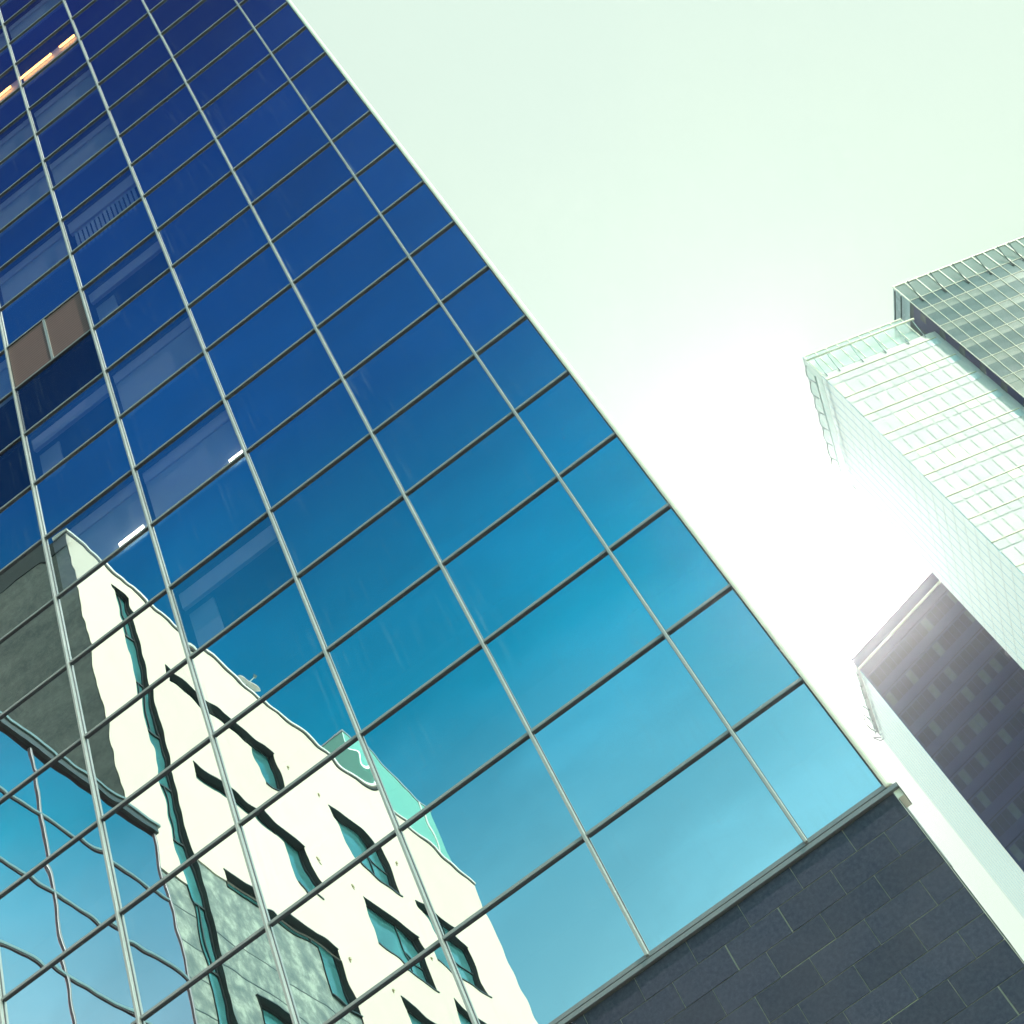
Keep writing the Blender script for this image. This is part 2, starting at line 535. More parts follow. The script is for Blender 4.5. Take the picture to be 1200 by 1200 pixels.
# rooms behind the vision rows: roller blinds, ceilings, lamps
def room(c_, r, kind):
    x0, x1, z1, z0 = xs[c_] + .06, xs[c_ + 1] - .06, zr(r) - .06, zr(r + 1) + .06
    if kind == 'blind':
        MB().box(x0, x1, YF + .16, YF + .18, z0 + .0, z1 - .34).build('roller_blind', 'blind', tower)
        MB().box(x0, x1, YF + .14, YF + .24, z1 - .32, z1).build('blind_box', 'ceiling', tower)
    elif kind == 'partial':
        MB().box(x0, x1, YF + .14, YF + .22, z1 - .42, z1 - .05).build('blind_box', 'ceiling', tower)
        MB().box(x0, x0 + .5, YF + .3, YF + .34, z0, z1 - .44).build('roller_blind', 'blind', tower)
    elif kind == 'slat':
        MB().box(x0, x1, YF + .14, YF + .24, z1 - .5, z1).build('blind_box', 'ceiling', tower)
        b = MB()
        for k in range(15):
            xx = x0 + .08 + k * (x1 - x0 - .16) / 15
            b.box(xx, xx + .075, YF + .18, YF + .20, z0, z1 - .52)
        b.build('vertical_blind', 'blind', tower)
for c_ in (3, 4, 5):
    for r in range(-11, 11, 2):
        if r in (-5,) and c_ > 3 or (c_, r) == (3, 5) or (c_, r) == (4, 3) or r > VISMAX[c_]:
            continue
        k = 'slat' if (c_, r) == (5, 1) else ('partial' if (c_, r) in ((5, 9), (5, 3), (4, 5)) else 'blind')
        room(c_, r, k)
# lit warm row
for c_ in (4, 5):
    x0, x1, z1, z0 = xs[c_] + .05, xs[c_ + 1] - .05, zr(-5) - .05, zr(-4) + .05
    MB().box(x0, x1, YF + .15, YF + .17, z0, z0 + 1.1).build('room_wall', 'ceiling', tower)
for xa, xb in ((xs[5] + .02, xs[5] + 1.15), (xs[5] + 1.45, xs[6] - .12), (xs[4] + .7, xs[5] - .35)):
    MB().box(xa, xb, YF + .05, YF + .08, zr(-4) + .74, zr(-4) + .84).build('tube_lamp', 'warm_lamp', tower)
# cool ceiling lamps low in the two vision rows
MB().box(xs[6] - .36, xs[6] - .06, YF + .03, YF + .06, zr(8) + .05, zr(8) + .20).build('ceiling_lamp', 'cool_lamp', tower)
MB().box(xs[4] + 1.42, xs[4] + 1.97, YF + .03, YF + .06, zr(8) + .05, zr(8) + .23).build('ceiling_lamp', 'cool_lamp', tower)
# brown slatted vent panel in place of one pane
v = MB().box(xs[4] + .04, xs[5] - .04, YF - .01, YF + .02, zr(4) + .03, zr(3) - .03)
lv = v.build('louvre_panel', 'slats', tower)
MB().box((xs[4] + xs[5]) / 2 - .03, (xs[4] + xs[5]) / 2 + .03, YF - .035, YF - .012, zr(4) + .03, zr(3) - .03).build('louvre_post', 'mullion', lv)
# mullions and transoms
for i, x in enumerate(xs[1:-1]):
    b = MB().box(x - .021, x + .021, YF - .075, YF + .02, zr(RB), zr(RT))
    mo = b.build('mullion', 'mullion', tower, bevel=.008)
    MB().box(x - .028, x + .028, YF - .012, YF + .01, zr(RB) + .001, zr(RT) - .001).build('gasket', 'gasket', mo)
    bolt = MB()
xs_m = xs[:]
for r in range(RT, RB):
    b = MB()
    z = zr(r)
    for x0, x1 in zip(xs[:-1], xs[1:]):
        b.box(x0 + .028, x1 - (.028 if x1 < 0 else 0), YF - .038, YF + .02, z - .021, z + .021)
    tr_ = b.build('transom', 'transom2', tower)
    b = MB()
    for x0, x1 in zip(xs[:-1], xs[1:]):
        b.box(x0 + .04, x1 - (.04 if x1 < 0 else 0), YF - .030, YF + .01, z - (.034 if r > 8 else (.030 if r > 5 else .025)), z - .0215)
    b.build('gasket', 'gasket', tr_)
# corner trim
tb = MB()
tb.box(XE + .002, XE + .088, YF - .06, YF + .05, zr(RB) - .02, zr(RT) + .6)
tb.build('corner_trim', 'trim', tower, bevel=.03)
MB().box(XE - .018, XE + .001, YF - .03, YF + .03, zr(RB) + .05, zr(RT)).build('corner_gasket', 'gasket', tower)
# east side wall
sd_f = Face((XE + .03, YF), 0, 90)
b = MB()
sd_f.box(b, .06, 20, zr(RB), zr(RT) + .5, -.05, 0)
b.build('side_wall', 'navyframe', tower)
b = MB()
for k in range(1, 10):
    sd_f.box(b, k * 2.1, k * 2.1 + .06, zr(RB), zr(RT), 0, .06)
b.build('side_mullion_grid', 'mullion', tower)
MB().box(-17.9, XE + .1, YF - .05, YF + 20.1, zr(RT) + .5, zr(RT) + .8).build('roof', 'mullion', tower)
# sill / drip flashing under the lowest row
zb = zr(RB)
sill = MB()
sill.box(-17.8, XE + .085, YF - .03, YF + .05, zb - .012, zb + .045)
sill.build('sill', 'transom', tower, bevel=.006)
sill = MB()
sill.box(-17.8, XE + .12, YF - .045, YF + .02, zb - .085, zb - .028)
sl_o = sill.build('drip_flashing', 'transom', tower, bevel=.006)
MB().box(-17.8, XE + .08, YF - .02, YF + .03, zb - .028, zb - .012).build('shadow_gap', 'gasket', tower)
MB().box(XE + .121, XE + .129, YF - .045, YF + .25, zb - .18, zb - .028).build('flashing_end', 'darkmetal', tower)
MB().box(XE + .04, XE + .12, YF + .0, YF + .25, zb - .18, zb - .086).build('flashing_corner', 'trim', tower)
# stone base
base_back = MB().box(-17.8, .150, YF + .015, YF + 20, 0, zb - .088).build('base_wall', 'joint', tower)
tiles = MB()
TL, TH = 0.690, 0.3365
ztop = zb - .09
row = 0
zz = 8.4915 + CAMZ + TH   # first full row
rows = []
k = 0
while True:
    za = 8.4915 + CAMZ - TH * k          # bottom edge of row k
    zc = za + TH
    if za < 0.1:
        break
    zc = min(zc, ztop)
    x = .166
    first = .678 if k % 2 == 0 else .330
    edges = [.166, .166 - first]
    while edges[-1] > -17.5:
        edges.append(edges[-1] - TL)
    for a, b in zip(edges[:-1], edges[1:]):
        g_ = .0032
        wide = .008 if random.random() < .10 else 0
        tall_ = .005 if random.random() < .12 else 0
        j = [random.gauss(0, .0016) for _ in range(4)]
        w1, w2 = b + g_ + random.random() * .0015 + wide, a - g_
        h1, h2 = za + g_ + random.random() * .0015 + tall_, zc - g_
        yb = YF + .0145
        tiles.hexa([(w1, YF + .008 + j[0], h1), (w2, YF + .008 + j[1], h1), (w2, yb, h1), (w1, yb, h1),
                    (w1, YF + .008 + j[2], h2), (w2, YF + .008 + j[3], h2), (w2, yb, h2), (w1, yb, h2)])
    k += 1
tiles.build('stone_cladding', 'stone', tower, bevel=.0015)
ed = MB()
k = 0
z_ = zb - .12
while z_ > 0.2:
    zn = max(0.1, z_ - 1.01)
    ed.box(.170, .178 + .006 * (k % 2), YF + .012, YF + .7, zn + .006, z_)
    z_ = zn
    k += 1
ed.build('edge_cladding', 'darkmetal', tower)
MB().box(.166, .1695, YF + .004, YF + .05, .1, zb - .12).build('edge_strip', 'trim', tower)

# ------------------------------------------------------------------ plastered building seen in the mirror
CX, CY = -16.0, 2 * YF - 25.4844
WA = 180 + 1.6          # direction of the street face (away from the tower)
WF = Face((CX, CY), WA, 91.6)
wb = empty('plastered_building', (CX - 8, CY - 12, 0), 'cream plastered building with deep L-shaped windows reflected in the mirror glass', 'building')
WL, WH, DEP = 27.7, 43.0, 0.24
STRIP = (2.15, 3.0)
SDEP = 0.20
vrows = [(39.65, 37.35), (35.1, 32.85), (30.7, 28.35)]
wins = []     # list of rectangles sets (s0,s1,z0,z1)
for zt, z0 in vrows + [(26.2, 23.9), (21.7, 19.4), (17.2, 14.9), (12.7, 10.4)]:
    if zt > 27:
        wins.append([(4.35, 9.15, zt - .68, zt), (9.15, 10.6, z0, zt)])
    else:
        wins.append([(4.55, 9.5, z0, zt)])
for zt, z0 in [(39.35, 36.95), (34.9, 32.65), (30.6, 28.35), (26.2, 23.9), (21.7, 19.4), (17.2, 14.9)]:
    wins.append([(14.15, 17.9, z0, zt)])
for zt, z0 in [(37.25, 34.85), (33.0, 30.7), (28.6, 26.4), (24.1, 21.9), (19.6, 17.4)]:
    wins.append([(19.2, 23.45, z0, zt)])
wins.append([(STRIP[0], STRIP[1], 3.0, 42.15)])
def in_open(s, z):
    for wi in wins:
        for a, b, c, d in wi:
            if a < s < b and c < z < d:
                return True
    return False
SS = sorted({0, WL, 4.45, 11.9} | {v for wi in wins for r_ in wi for v in r_[:2]} | {0.5, 10.65})
ZZ = sorted({0, WH, 28.85, 30.25} | {v for wi in wins for r_ in wi for v in r_[2:]})
wall, slab, reveal = MB(), MB(), MB()
def is_slab(s, z):
    return (s < STRIP[0] and z < 28.85) or (STRIP[1] < s < 10.65 and z < 30.25)
def cell(i, j):
    if i < 0 or j < 0 or i >= len(SS) - 1 or j >= len(ZZ) - 1:
        return False
    return in_open((SS[i] + SS[i + 1]) / 2, (ZZ[j] + ZZ[j + 1]) / 2)
for i in range(len(SS) - 1):
    for j in range(len(ZZ) - 1):
        s0, s1, z0, z1 = SS[i], SS[i + 1], ZZ[j], ZZ[j + 1]
        if s1 - s0 < 1e-6 or z1 - z0 < 1e-6:
            continue
        if not cell(i, j):
            sl_ = is_slab((s0 + s1) / 2, (z0 + z1) / 2)
            WF.quad(slab if sl_ else wall, s0, s1, z0, z1, 0 if not sl_ else -.04)
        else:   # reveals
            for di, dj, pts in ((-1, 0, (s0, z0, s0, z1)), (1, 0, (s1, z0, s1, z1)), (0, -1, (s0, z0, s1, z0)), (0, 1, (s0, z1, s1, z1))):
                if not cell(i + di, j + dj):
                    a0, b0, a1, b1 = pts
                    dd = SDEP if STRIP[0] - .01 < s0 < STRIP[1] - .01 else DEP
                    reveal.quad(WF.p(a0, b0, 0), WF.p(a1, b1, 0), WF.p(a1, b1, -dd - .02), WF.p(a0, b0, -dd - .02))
# step above the stone zones
wall.quad(WF.p(0, 28.85, 0), WF.p(STRIP[0], 28.85, 0), WF.p(STRIP[0], 28.85, -.06), WF.p(0, 28.85, -.06))
wall.quad(WF.p(STRIP[1], 30.25, 0), WF.p(10.65, 30.25, 0), WF.p(10.65, 30.25, -.06), WF.p(STRIP[1], 30.25, -.06))
wo = wall.build('wall', 'stucco', wb)
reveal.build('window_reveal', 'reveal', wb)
so_ = slab.build('stone_cladding', 'slab', wb)
# slab joints
jt = MB()
for z in [28.85 - .02 - k * 1.12 for k in range(0, 14)]:
    for a, b in ((0.0, STRIP[0]), (STRIP[1], 10.65)):
        if not any(in_open(a + (b - a) * kk / 20, z) for kk in range(1, 20)) or b < 3:
            WF.box(jt, a + .005, b - .005, z - .018, z + .018, -.045, -.035)
WF.box(jt, 4.75, 10.6, 30.2, 30.235, -.045, -.03)
jt.build('slab_joint', 'darkmetal', wb)
# roof, back and north wall (grey concrete)
nf = Face((CX, CY), 271.6, 1.6)     # grey wall runs away from the street, faces the tower
b = MB(); nf.box(b, 0.03, 18, 0, 42.2, -.4, 0)
b.build('north_wall', 'concrete', wb)
b = MB(); nf.box(b, -.0, 18.2, 42.2, 43.0, -.4, .03)
b.build('north_parapet', 'darkmetal', wb)
b = MB()
b.quad(WF.p(0.4, 42.4, -.6), WF.p(WL, 42.4, -.6), WF.p(WL, 42.4, -18), WF.p(0.4, 42.4, -18))
WF.box(b, .41, WL - .01, .0, 42.3, -18, -17.6)
WF.box(b, WL - .3, WL, 0, 42.9, -17.6, -.01)
b.build('roof', 'concrete', wb)
b = MB(); WF.box(b, .03, WL - .02, 3, 42.1, -1.2, -.8)
b.build('inner_wall', 'core', wb)
b = MB(); WF.box(b, -.06, WL + .06, 43.0, 43.12, -.5, .07)
b.build('parapet_coping', 'cap', wb)
b = MB(); WF.box(b, -.02, WL + .02, 42.93, 42.998, -.3, .03)
b.build('coping_shadow_line', 'darkmetal', wb)
# windows
for wi in wins:
    is_strip = wi[0][0] == STRIP[0]
    fr = MB(); gl = MB()
    T = .07
    DEP = SDEP if is_strip else 0.24
    if is_strip:
        a, b2, c, d = wi[0]
        z = d
        WF.box(fr, a, a + T, c, d, -DEP - .01, -DEP + .05); WF.box(fr, b2 - T, b2, c, d, -DEP - .01, -DEP + .05)
        k = 0
        while z > c:
            WF.box(fr, a + T, b2 - T, z - T, z, -DEP - .01, -DEP + .05)
            if k % 2: WF.box(fr, a + .45, a + .5, z, z + 2.2, -DEP - .01, -DEP + .04)
            z -= 2.27; k += 1
        WF.quad(gl, a, b2, c, d, -DEP)
    else:
        for n_, (a, b2, c, d) in enumerate(wi):
            last = n_ == len(wi) - 1
            WF.box(fr, a, b2, d - T, d, -DEP - .01, -DEP + .05)
            WF.box(fr, a, b2, c, c + T, -DEP - .01, -DEP + .05)
            if n_ == 0: WF.box(fr, a, a + T, c + T, d - T, -DEP - .01, -DEP + .05)
            if last: WF.box(fr, b2 - T, b2, c + T, d - T, -DEP - .01, -DEP + .05)
            if n_ == 0 and len(wi) == 2: WF.box(fr, b2 - T, b2, c + T, d - T, -DEP - .01, -DEP + .06)
            WF.quad(gl, a + .01, b2 - .01, c + .01, d - .01, -DEP)
        if len(wi) == 2:
            WF.box(fr, 9.15, 9.15 + T, wi[1][2] + T, wi[0][2], -DEP - .01, -DEP + .05)
        if wi[0][0] > 12:
            a, b2, c, d = wi[0]
            m_ = a + (b2 - a) * (.66 if a < 18 else .5)
            WF.box(fr, m_, m_ + .06, c + T, d - T, -DEP - .01, -DEP + .05)
            WF.box(fr, m_ + .06, b2 - T, (c + d) / 2, (c + d) / 2 + .05, -DEP - .01, -DEP + .045)
    w_ = fr.build('window', 'darkmetal', wb)
    gl.build('pane', 'tealglass', w_)
    # slim metal drip along the head
    a, b2, c, d = wi[0]
    if not is_strip:
        b = MB(); WF.box(b, a - .03, (wi[-1][1]) + .03, d + .002, d + .035, -.05, .03)
        b.build('head_trim', 'darkmetal', w_)
        b = MB(); WF.box(b, wi[-1][0] + .0, wi[-1][1] + .05, wi[-1][2] - .05, wi[-1][2] - .002, -DEP, .04)
        b.build('sill', 'darkmetal', w_)
# small brass outlets beside the windows
for s_, z_ in [(11.25, 39.5), (11.3, 35.0), (11.3, 30.6), (13.6, 39.5), (13.6, 35.05), (13.6, 30.7), (18.6, 39.0), (18.6, 34.6), (11.3, 26.2), (13.6, 26.3)]:
    b = MB(); WF.box(b, s_ - .05, s_ + .05, z_ - .05, z_ + .05, 0, .05); WF.box(b, s_ - .025, s_ + .025, z_ - .13, z_ - .05, 0.005, .03)
    b.build('wall_outlet', 'brass', wb, bevel=.01)
# teal penthouse on the roof
b = MB(); WF.box(b, 18.8, 26.2, 43.13, 46.9, -7.2, -.10)
ph = b.build('penthouse', 'teal', wb, bevel=.03)
b = MB(); WF.box(b, 18.75, 26.25, 46.9, 47.0, -7.3, -.06)
b.build('penthouse_roof', 'ice', wb)
b = MB(); WF.box(b, 25.0, 25.16, 43.13, 46.89, -.098, -.06)
b.build('penthouse_post', 'white', wb)
# roof dish
dish = empty('satellite_dish', WF.p(10.6, 43.12, -.25), 'pale round satellite dish on the parapet of the plastered building', 'satellite dish')
b = MB(); n1, n2 = 20, 5
cen = WF.p(10.6, 43.5, -.2)
ax = (WF.n * .8 + Vector((0, 0, .6))).normalized(); e1 = ax.orthogonal().normalized(); e2 = ax.cross(e1)
ringi = []
for a in range(n2 + 1):
    rr = .45 * a / n2; dd = .22 * (a / n2) ** 2
    ringi.append(len(b.v))
    for k in range(n1):
        an = 2 * math.pi * k / n1
        b.v.append(cen + (e1 * math.cos(an) + e2 * math.sin(an)) * max(rr, .01) + ax * dd)
for a in range(n2):
    for k in range(n1):
        b.f.append((ringi[a] + k, ringi[a] + (k + 1) % n1, ringi[a + 1] + (k + 1) % n1, ringi[a + 1] + k))
d_ = b.build('reflector', 'white', dish, smooth=True)
sm = d_.modifiers.new('thick', 'SOLIDIFY'); sm.thickness = .03
MB().tube([cen - ax * .01, WF.p(10.6, 43.3, -.3), WF.p(10.6, 43.12, -.3)], .035).build('mast', 'steel', dish)
MB().tube([cen - e2 * .4 + ax * .05, cen + ax * .55], .015).tube([cen + ax * .5, cen + ax * .6], .045).build('feed_arm', 'steel', dish)

# ------------------------------------------------------------------ low glass block in front of the grey wall
GF = Face((CX, CY), 1.6, 91.6)       # s runs towards the tower
gb = empty('glass_block', (CX - 6, CY + 5, 0), 'low blue glass block with dark coping, mirrored in front of the grey concrete wall', 'building')
b = MB(); GF.box(b, -.5, 9.4, 0, 29.45, -10, .2)
b.build('body', 'core', gb)
vm = [-.55, 4.17, 8.9, 9.5]
zl = [29.45, 27.15, 24.8, 22.5, 20.1, 17.8, 15.4, 13.1, 10.8, 8.4, 6.1, 3.8]
for a, b2 in zip(vm[:-2], vm[1:-1]):
    for zt, z0 in zip(zl[:-1], zl[1:]):
        k = MB(); GF.quad(k, a + .03, b2 - .03, z0 + .03, zt - .03, .30)
        k.build('glass_pane', 'block_glass', gb)
for a in vm[:-1]:
    k = MB(); GF.box(k, a - .035, a + .035, 3, 29.4, .2, .34)
    k.build('mullion', 'transom', gb, bevel=.01)
for z in zl[1:]:
    k = MB(); GF.box(k, -.5, 9.4, z - .035, z + .035, .2, .34)
    tr_ = k.build('transom', 'steel', gb)
    k = MB(); GF.box(k, -.49, 9.4, z - .065, z - .036, .2, .325)
    k.build('gasket', 'gasket', tr_)
k = MB(); GF.box(k, -.75, 9.6, 29.66, 29.76, -10.1, .46); k.build('coping', 'steel', gb, bevel=.01)
k = MB(); GF.box(k, -.65, 9.5, 29.42, 29.66, -10, .41); k.build('fascia', 'darkmetal', gb)
k = MB(); GF.box(k, -.56, -.5, 0, 29.4, -1, .29); GF.box(k, 9.4, 9.46, 0, 29.4, -10, .29); k.build('end_wall', 'steel', gb)
bbf = Face((GF.p(9.46, 0, 0).x, GF.p(9.46, 0, 0).y), 271.6, 1.6)


# ------------------------------------------------------------------ the two far towers
def bracket(face, s, z, d0, reach, hgt, r=.06):
    """curved arm rising from the parapet to the rail"""
    pts = []
    for k in range(6):
        a = k / 5
        pts.append(face.p(s, z + hgt * a, d0 + reach * a ** 1.6))
    return MB().tube(pts, r, 6)


def cells(face, parent, s_edges, rows, mats, name, d, cap=100):
    """rows: list of (z0, z1); one mesh per pane, the largest seen first"""
    L = []
    for i in range(len(s_edges) - 1):
        for (z0, z1) in rows:
            q4 = [face.p(s_edges[i], z0), face.p(s_edges[i + 1], z0), face.p(s_edges[i + 1], z1), face.p(s_edges[i], z1)]
            L.append((seen_area(q4), s_edges[i], s_edges[i + 1], z0, z1))
    L.sort(key=lambda k: -k[0])
    rest = {}
    for n_, (A_, s0, s1, z0, z1) in enumerate(L):
        m_ = mats(s0, z0)
        if n_ < cap and A_ > 0:
            k = MB(); face.quad(k, s0 + .04, s1 - .04, z0 + .05, z1 - .05, d)
            k.build(name, m_, parent)
        else:
            face.quad(rest.setdefault(m_, MB()), s0 + .04, s1 - .04, z0 + .05, z1 - .05, d)
    if rest:      # everything beyond the nearest hundred, one part
        allm = list(rest)
        full = MB(); idx = []
        for m_ in allm:
            o_ = len(full.v)
            full.v += rest[m_].v
            full.f += [tuple(o_ + q_ for q_ in f_) for f_ in rest[m_].f]
            idx += [allm.index(m_)] * len(rest[m_].f)
        ob = full.build(name, allm[0], parent)
        for m_ in allm[1:]:
            ob.data.materials.append(M[m_])
        for p_, i_ in zip(ob.data.polygons, idx):
            p_.material_index = i_
        tag(ob, kind='stuff')


FL = 3.6
# tower A: pale, with a dark gridded slab
DA = 112.0
ax_, ay_ = DA * math.sin(rad(11.083)), DA * math.cos(rad(11.083))
ta = empty('pale_office_tower', (ax_ + 12, ay_ + 8, 0), 'pale glass office tower with a dark gridded slab and railed crown, at the right edge', 'office tower')
FA = Face((ax_, ay_), 69.5, 159.5)
FAs = Face((ax_, ay_), -11, 259)
ZA = 1.0046 * DA + CAMZ
WP = .1149 * DA
DEPA = 16.6
k = MB()
# body prism
pA = [FA.p(0, 0), FA.p(WP + 16.5, 0), FA.p(WP + 16.5, 0, -17), FAs.p(DEPA, 0)]
k.hexa(pA + [v_ + Vector((0, 0, ZA)) for v_ in pA])
k.build('body', 'palejoint', ta)
# pale panels: small upper row + tall lower row per floor
sE = [WP * i / 10 for i in range(11)]
zf = [ .9648 * DA + CAMZ - FL * .5 + 3.6 - i * FL for i in range(-0, 31)]
zf = [ .8349 * DA + CAMZ + FL * 5 - i * FL for i in range(31)]
zf = [z for z in zf if z < ZA - .3]
random.seed(11)
def pmat(s, z):
    v_ = random.random()
    return 'pale3' if v_ > .93 else ('pale2' if v_ > .5 else 'pale1')
tall = [(max(0.1, z - FL), z - 1.25) for z in zf if z - 1.25 > 0.5]
small = [(z - 1.19, z - .06) for z in zf if z > 1.5]
cells(FA, ta, sE, tall, pmat, 'tall_panel', .05)
cells(FA, ta, sE, small, lambda s, z: 'ice' if s > WP * .85 else pmat(s, z), 'square_panel', .05)
k = MB(); FA.box(k, 0, WP, zf[0] + .05, ZA - .02, 0, .05); k.build('top_band', 'pale2', ta)
k = MB()
for z in zf:
    FA.box(k, 0, WP - .02, z - .05, z + .05, .0, .11)
k.build('floor_rail', 'pale3', ta)
# side face: pale sheet with fine joints
k = MB(); FAs.box(k, 0.02, DEPA, 0, ZA - .02, .0, .04); k.build('side_cladding', 'paleside', ta)
k = MB()
for i in range(1, 12):
    FAs.box(k, DEPA * i / 12 - .025, DEPA * i / 12 + .025, 0.1, ZA - .3, .04, .065)
for i in range(0, 62):
    z = ZA - .3 - i * 1.8
    if z > 1: FAs.box(k, 0.05, DEPA - .05, z - .02, z + .02, .04, .055)
k.build('side_joint_grid', 'sidejoint', ta)
# crown screen
SH = .0335 * DA
k = MB(); FA.box(k, 0.0, WP - 1.2, ZA, ZA + SH, .0, .06); cs = k.build('glass_screen', 'screen', ta)
k = MB()
for i in range(0, 10):
    FA.box(k, i * WP / 10, i * WP / 10 + .07, ZA, ZA + SH, .06, .14)
FA.box(k, 0, WP - 1.2, ZA + SH, ZA + SH + .14, -.02, .14)
k.build('screen_frame', 'cream', cs)
k = MB(); FAs.box(k, 0.08, DEPA - .3, ZA, ZA + SH, .0, .06); cs2 = k.build('glass_screen', 'screen', ta)
k = MB()
for i in range(1, 13):
    FAs.box(k, i * DEPA / 13, i * DEPA / 13 + .06, ZA, ZA + SH, .06, .12)
FAs.box(k, 0, DEPA - .3, ZA + SH, ZA + SH + .12, -.02, .12)
k.build('screen_frame', 'sidejoint', cs2)
k = MB(); k.tube([FA.p(-.5, ZA + SH * .60, .75), FA.p(WP - 0.6, ZA + SH * .60, .75)], .12, 8); k.build('maintenance_rail', 'cream', ta, smooth=True)
for s_ in (.4, 1.9, 4.6, 7.3, 10.0, 12.0):
    bracket(FA, s_, ZA - .5, .12, .62, SH * .62 + .5, .055).build('bracket', 'steel', ta)
k = MB(); k.tube([FAs.p(0, ZA + SH * .1, .6), FAs.p(DEPA - 1, ZA + SH * .1, .6)], .07, 8); k.build('maintenance_rail', 'steel', ta)
for i in range(7):
    FAs_ = FAs
    pts = [FAs.p(.8 + i * 2.35, ZA + SH * (.1 + .8 * a / 4), .6 * math.cos(a / 4 * math.pi * .5) + .1 + .35 * math.sin(a / 4 * math.pi)) for a in range(5)]
    MB().tube(pts, .05, 6).build('bracket', 'darkmetal', ta)
pe = FAs.p(DEPA + .4, ZA - .5, .3)
MB().tube([pe, pe + Vector((.8, 1.1, .3)), pe + Vector((.2, 1.5, 1.3)), pe + Vector((-.5, .4, 1.2)), pe], .06, 6).build('crane_hook', 'darkmetal', ta)
# dark gridded slab
PROUD = 1.0
s0G = WP + .55
FG = Face((FA.p(s0G, 0, PROUD).x, FA.p(s0G, 0, PROUD).y), 69.5, 159.5)
ZG = 1.0547 * DA + CAMZ - .6
NG = 12
GW = .01245 * DA
k = MB(); FG.box(k, 0, NG * GW, 0, ZG, -17, -.001); k.build('slab_body', 'darkmetal', ta)
k = MB(); FG.box(k, -.06, -.002, 0, ZG - 1, -2.2, -.05); k.build('slab_side', 'navyframe', ta)
zq = 1.0022 * DA + CAMZ - .5
for i in range(-1, 30):
    z = zq - i * FL
    k = MB()
    if z > 3: FG.box(k, -.10, -.061, z - 1.2, z - .2, -1.0, -.1)
    k.build('slab_side_window', 'gridC', ta)
sG = [i * GW for i in range(NG + 1)]
zg = [zq + FL - i * FL for i in range(31)]
random.seed(5)
def gm(s, z):
    return random.choice(['gridA', 'gridA', 'gridA', 'gridC', 'gridC', 'gridB'] if random.random() < .5 else ['gridA', 'gridC'])
cells(FG, ta, sG, [(z - FL, z - 1.2) for z in zg if z > 4], gm, 'dark_window', .03)
cells(FG, ta, sG, [(z - 1.2, z) for z in zg if z > 2], lambda s, z: 'gridB', 'grey_spandrel', .03)
cells(FG, ta, sG, [(zg[0], ZG)], lambda s, z: 'gridA', 'dark_window', .03)
k = MB()
for s_ in sG:
    FG.box(k, s_ - .04, s_ + .04, 0, ZG + .0, .02, .09)
for z in zg + [ZG - .05]:
    if z > 2 and z <= ZG: FG.box(k, -.04, sG[-1] + .04, z - .04, z + .04, .035, .08)
k.build('frame_grid', 'softcream', ta)
SG = (1.0768 - 1.0547) * DA + .6
k = MB(); FG.box(k, 0, sG[-1], ZG, ZG + SG, -.02, .04); g2_ = k.build('glass_screen', 'screendark', ta)
k = MB()
for s_ in sG:
    FG.box(k, s_ - .05, s_ + .05, ZG, ZG + SG, .045, .14)
FG.box(k, -.05, sG[-1] + .05, ZG + SG, ZG + SG + .14, -.03, .14)
k.build('screen_frame', 'cream', g2_)
FGs = Face((FG.p(0, 0, 0).x, FG.p(0, 0, 0).y), -20.5, 249.5)
k = MB(); FGs.box(k, .06, 6.0, ZG - .2, ZG + SG, -.02, .04); k.build('side_screen', 'ice', ta)
for z in (ZG + SG * .35, ZG + SG * .75):
    MB().tube([FGs.p(-.2, z, .3), FGs.p(6, z, .3)], .09, 6).build('side_rail', 'darkmetal', ta)
for i in (1, 3, 5, 7, 9, 10, 12):
    bracket(FG, i * GW - .2, ZG - .9, .1, .75, SG * .72 + .9, .065).build('bracket', 'darkmetal', ta)
k = MB(); FG.box(k, 0, NG * GW, ZG - .0, ZG + .1, -16, -.1); k.build('slab_roof', 'gridB', ta)
pe = FG.p(NG * GW + .2, ZG - .6, .3)
MB().tube([pe, pe + Vector((.2, -.3, 2.2)), pe + FG.u * 1.4 + Vector((0, 0, 4.2)), pe + FG.u * 3 + Vector((0, 0, 4.6))], .13, 6).build('davit_arm', 'darkmetal', ta)

# tower B: dark glass
DB = 155.0
bx_, by_ = DB * math.sin(rad(2.865)), DB * math.cos(rad(2.865))
tb_ = empty('dark_office_tower', (bx_ + 12, by_ + 8, 0), 'dark navy glass office tower with one cream band below its roof, behind the pale tower', 'office tower')
FB = Face((bx_, by_), 108.5, 198.5)
FBs = Face((bx_, by_), -10.3, 259.7)
ZB = .739 * DB + CAMZ
WB_ = 36.0
DEPB = 14.8
k = MB()
pB = [FB.p(0, 0), FB.p(WB_, 0), FB.p(WB_, 0, -22), FBs.p(DEPB, 0)]
k.hexa(pB + [v_ + Vector((0, 0, ZB - .2)) for v_ in pB]); k.build('body', 'navyframe', tb_)
k = MB(); FB.box(k, -.05, WB_, ZB - 1.95, ZB - 1.72, .0, .22); k.build('cream_band', 'cream', tb_)
k = MB(); FB.box(k, 0, WB_, ZB - 1.72, ZB + .05, -.3, .12); k.build('parapet', 'navyframe', tb_)
random.seed(21)
nB = 38
sB = [.3 + i * 0.93 for i in range(nB + 1)]
zB = [ZB - 3.7 - i * FL for i in range(31)]
zB = [z for z in zB if z > 4]
def bm_(s, z):
    return 'navyglass2' if random.random() < .22 else 'navyglass'
cells(FB, tb_, sB, [(z - 2.0, z) for z in zB], bm_, 'window', .03)
k = MB()
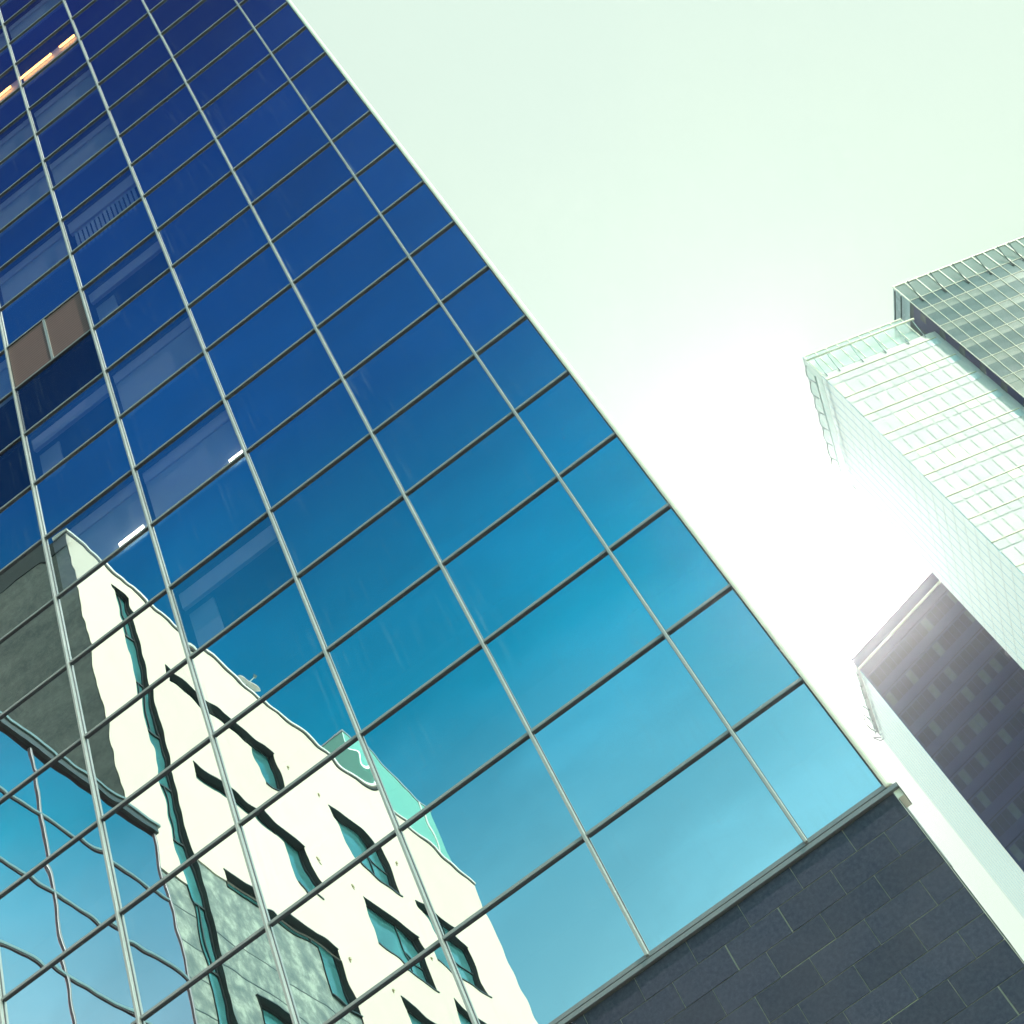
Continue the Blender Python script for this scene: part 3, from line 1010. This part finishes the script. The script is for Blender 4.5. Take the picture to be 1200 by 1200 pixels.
for z in zB:
    FB.box(k, .02, WB_, z + .25, z + .33, .0, .06)
k.build('floor_line', 'navyglass', tb_)
for (s_, z_) in ((11.2, ZB - 36), (9.5, ZB - 40.5)):
    k = MB(); FB.box(k, s_, s_ + .7, z_, z_ + .45, .04, .09); k.build('lit_lamp', 'warm_lamp', tb_)
k = MB(); FBs.box(k, 0.02, DEPB, 0, ZB - 1.9, .0, .04); k.build('side_cladding', 'paleside', tb_)
k = MB()
for i in range(1, 12):
    FBs.box(k, DEPB * i / 12 - .03, DEPB * i / 12 + .03, 0.1, ZB - 2.2, .04, .06)
k.build('side_joint_grid', 'sidejoint', tb_)
k = MB(); FBs.box(k, 0.1, DEPB - .6, ZB - 1.9, ZB + 1.6, .0, .06); k.build('glass_screen', 'screen', tb_)
k = MB(); k.tube([FBs.p(0.2, ZB - 1.7, .5), FBs.p(DEPB - .6, ZB - 1.7, .5)], .07, 6); k.build('maintenance_rail', 'steel', tb_)
for i in range(6):
    pts = [FBs.p(1.2 + i * 2.5, ZB - 1.7 + 3.2 * a / 4, .3 + .4 * math.sin(a / 4 * math.pi)) for a in range(5)]
    MB().tube(pts, .09, 6).build('bracket', 'darkmetal', tb_)
pe = FBs.p(DEPB + .2, ZB - 2.2, .3)
MB().tube([pe, pe + Vector((.7, .9, .4)), pe + Vector((.2, 1.3, 1.4)), pe + Vector((-.5, .4, 1.2)), pe], .08, 6).build('crane_hook', 'darkmetal', tb_)

# ------------------------------------------------------------------ haze
HAZE = 0.0006
if HAZE:
    hz = MB().box(-620, 620, -620, 620, -1, 124).build('haze', 'white')
    m, q, p, o = mat('haze_air')
    q.nt.nodes.remove(p)
    pv = q.n('ShaderNodeVolumePrincipled')
    pv.inputs['Color'].default_value = (0.93, 0.97, 0.95, 1)
    pv.inputs['Density'].default_value = HAZE
    pv.inputs['Anisotropy'].default_value = 0.92
    q.l(pv.outputs[0], o.inputs['Volume'])
    hz.data.materials[0] = m
    tag(hz, 'thin pale haze over the street, lit by the added sky hot spot', 'haze', kind='stuff')
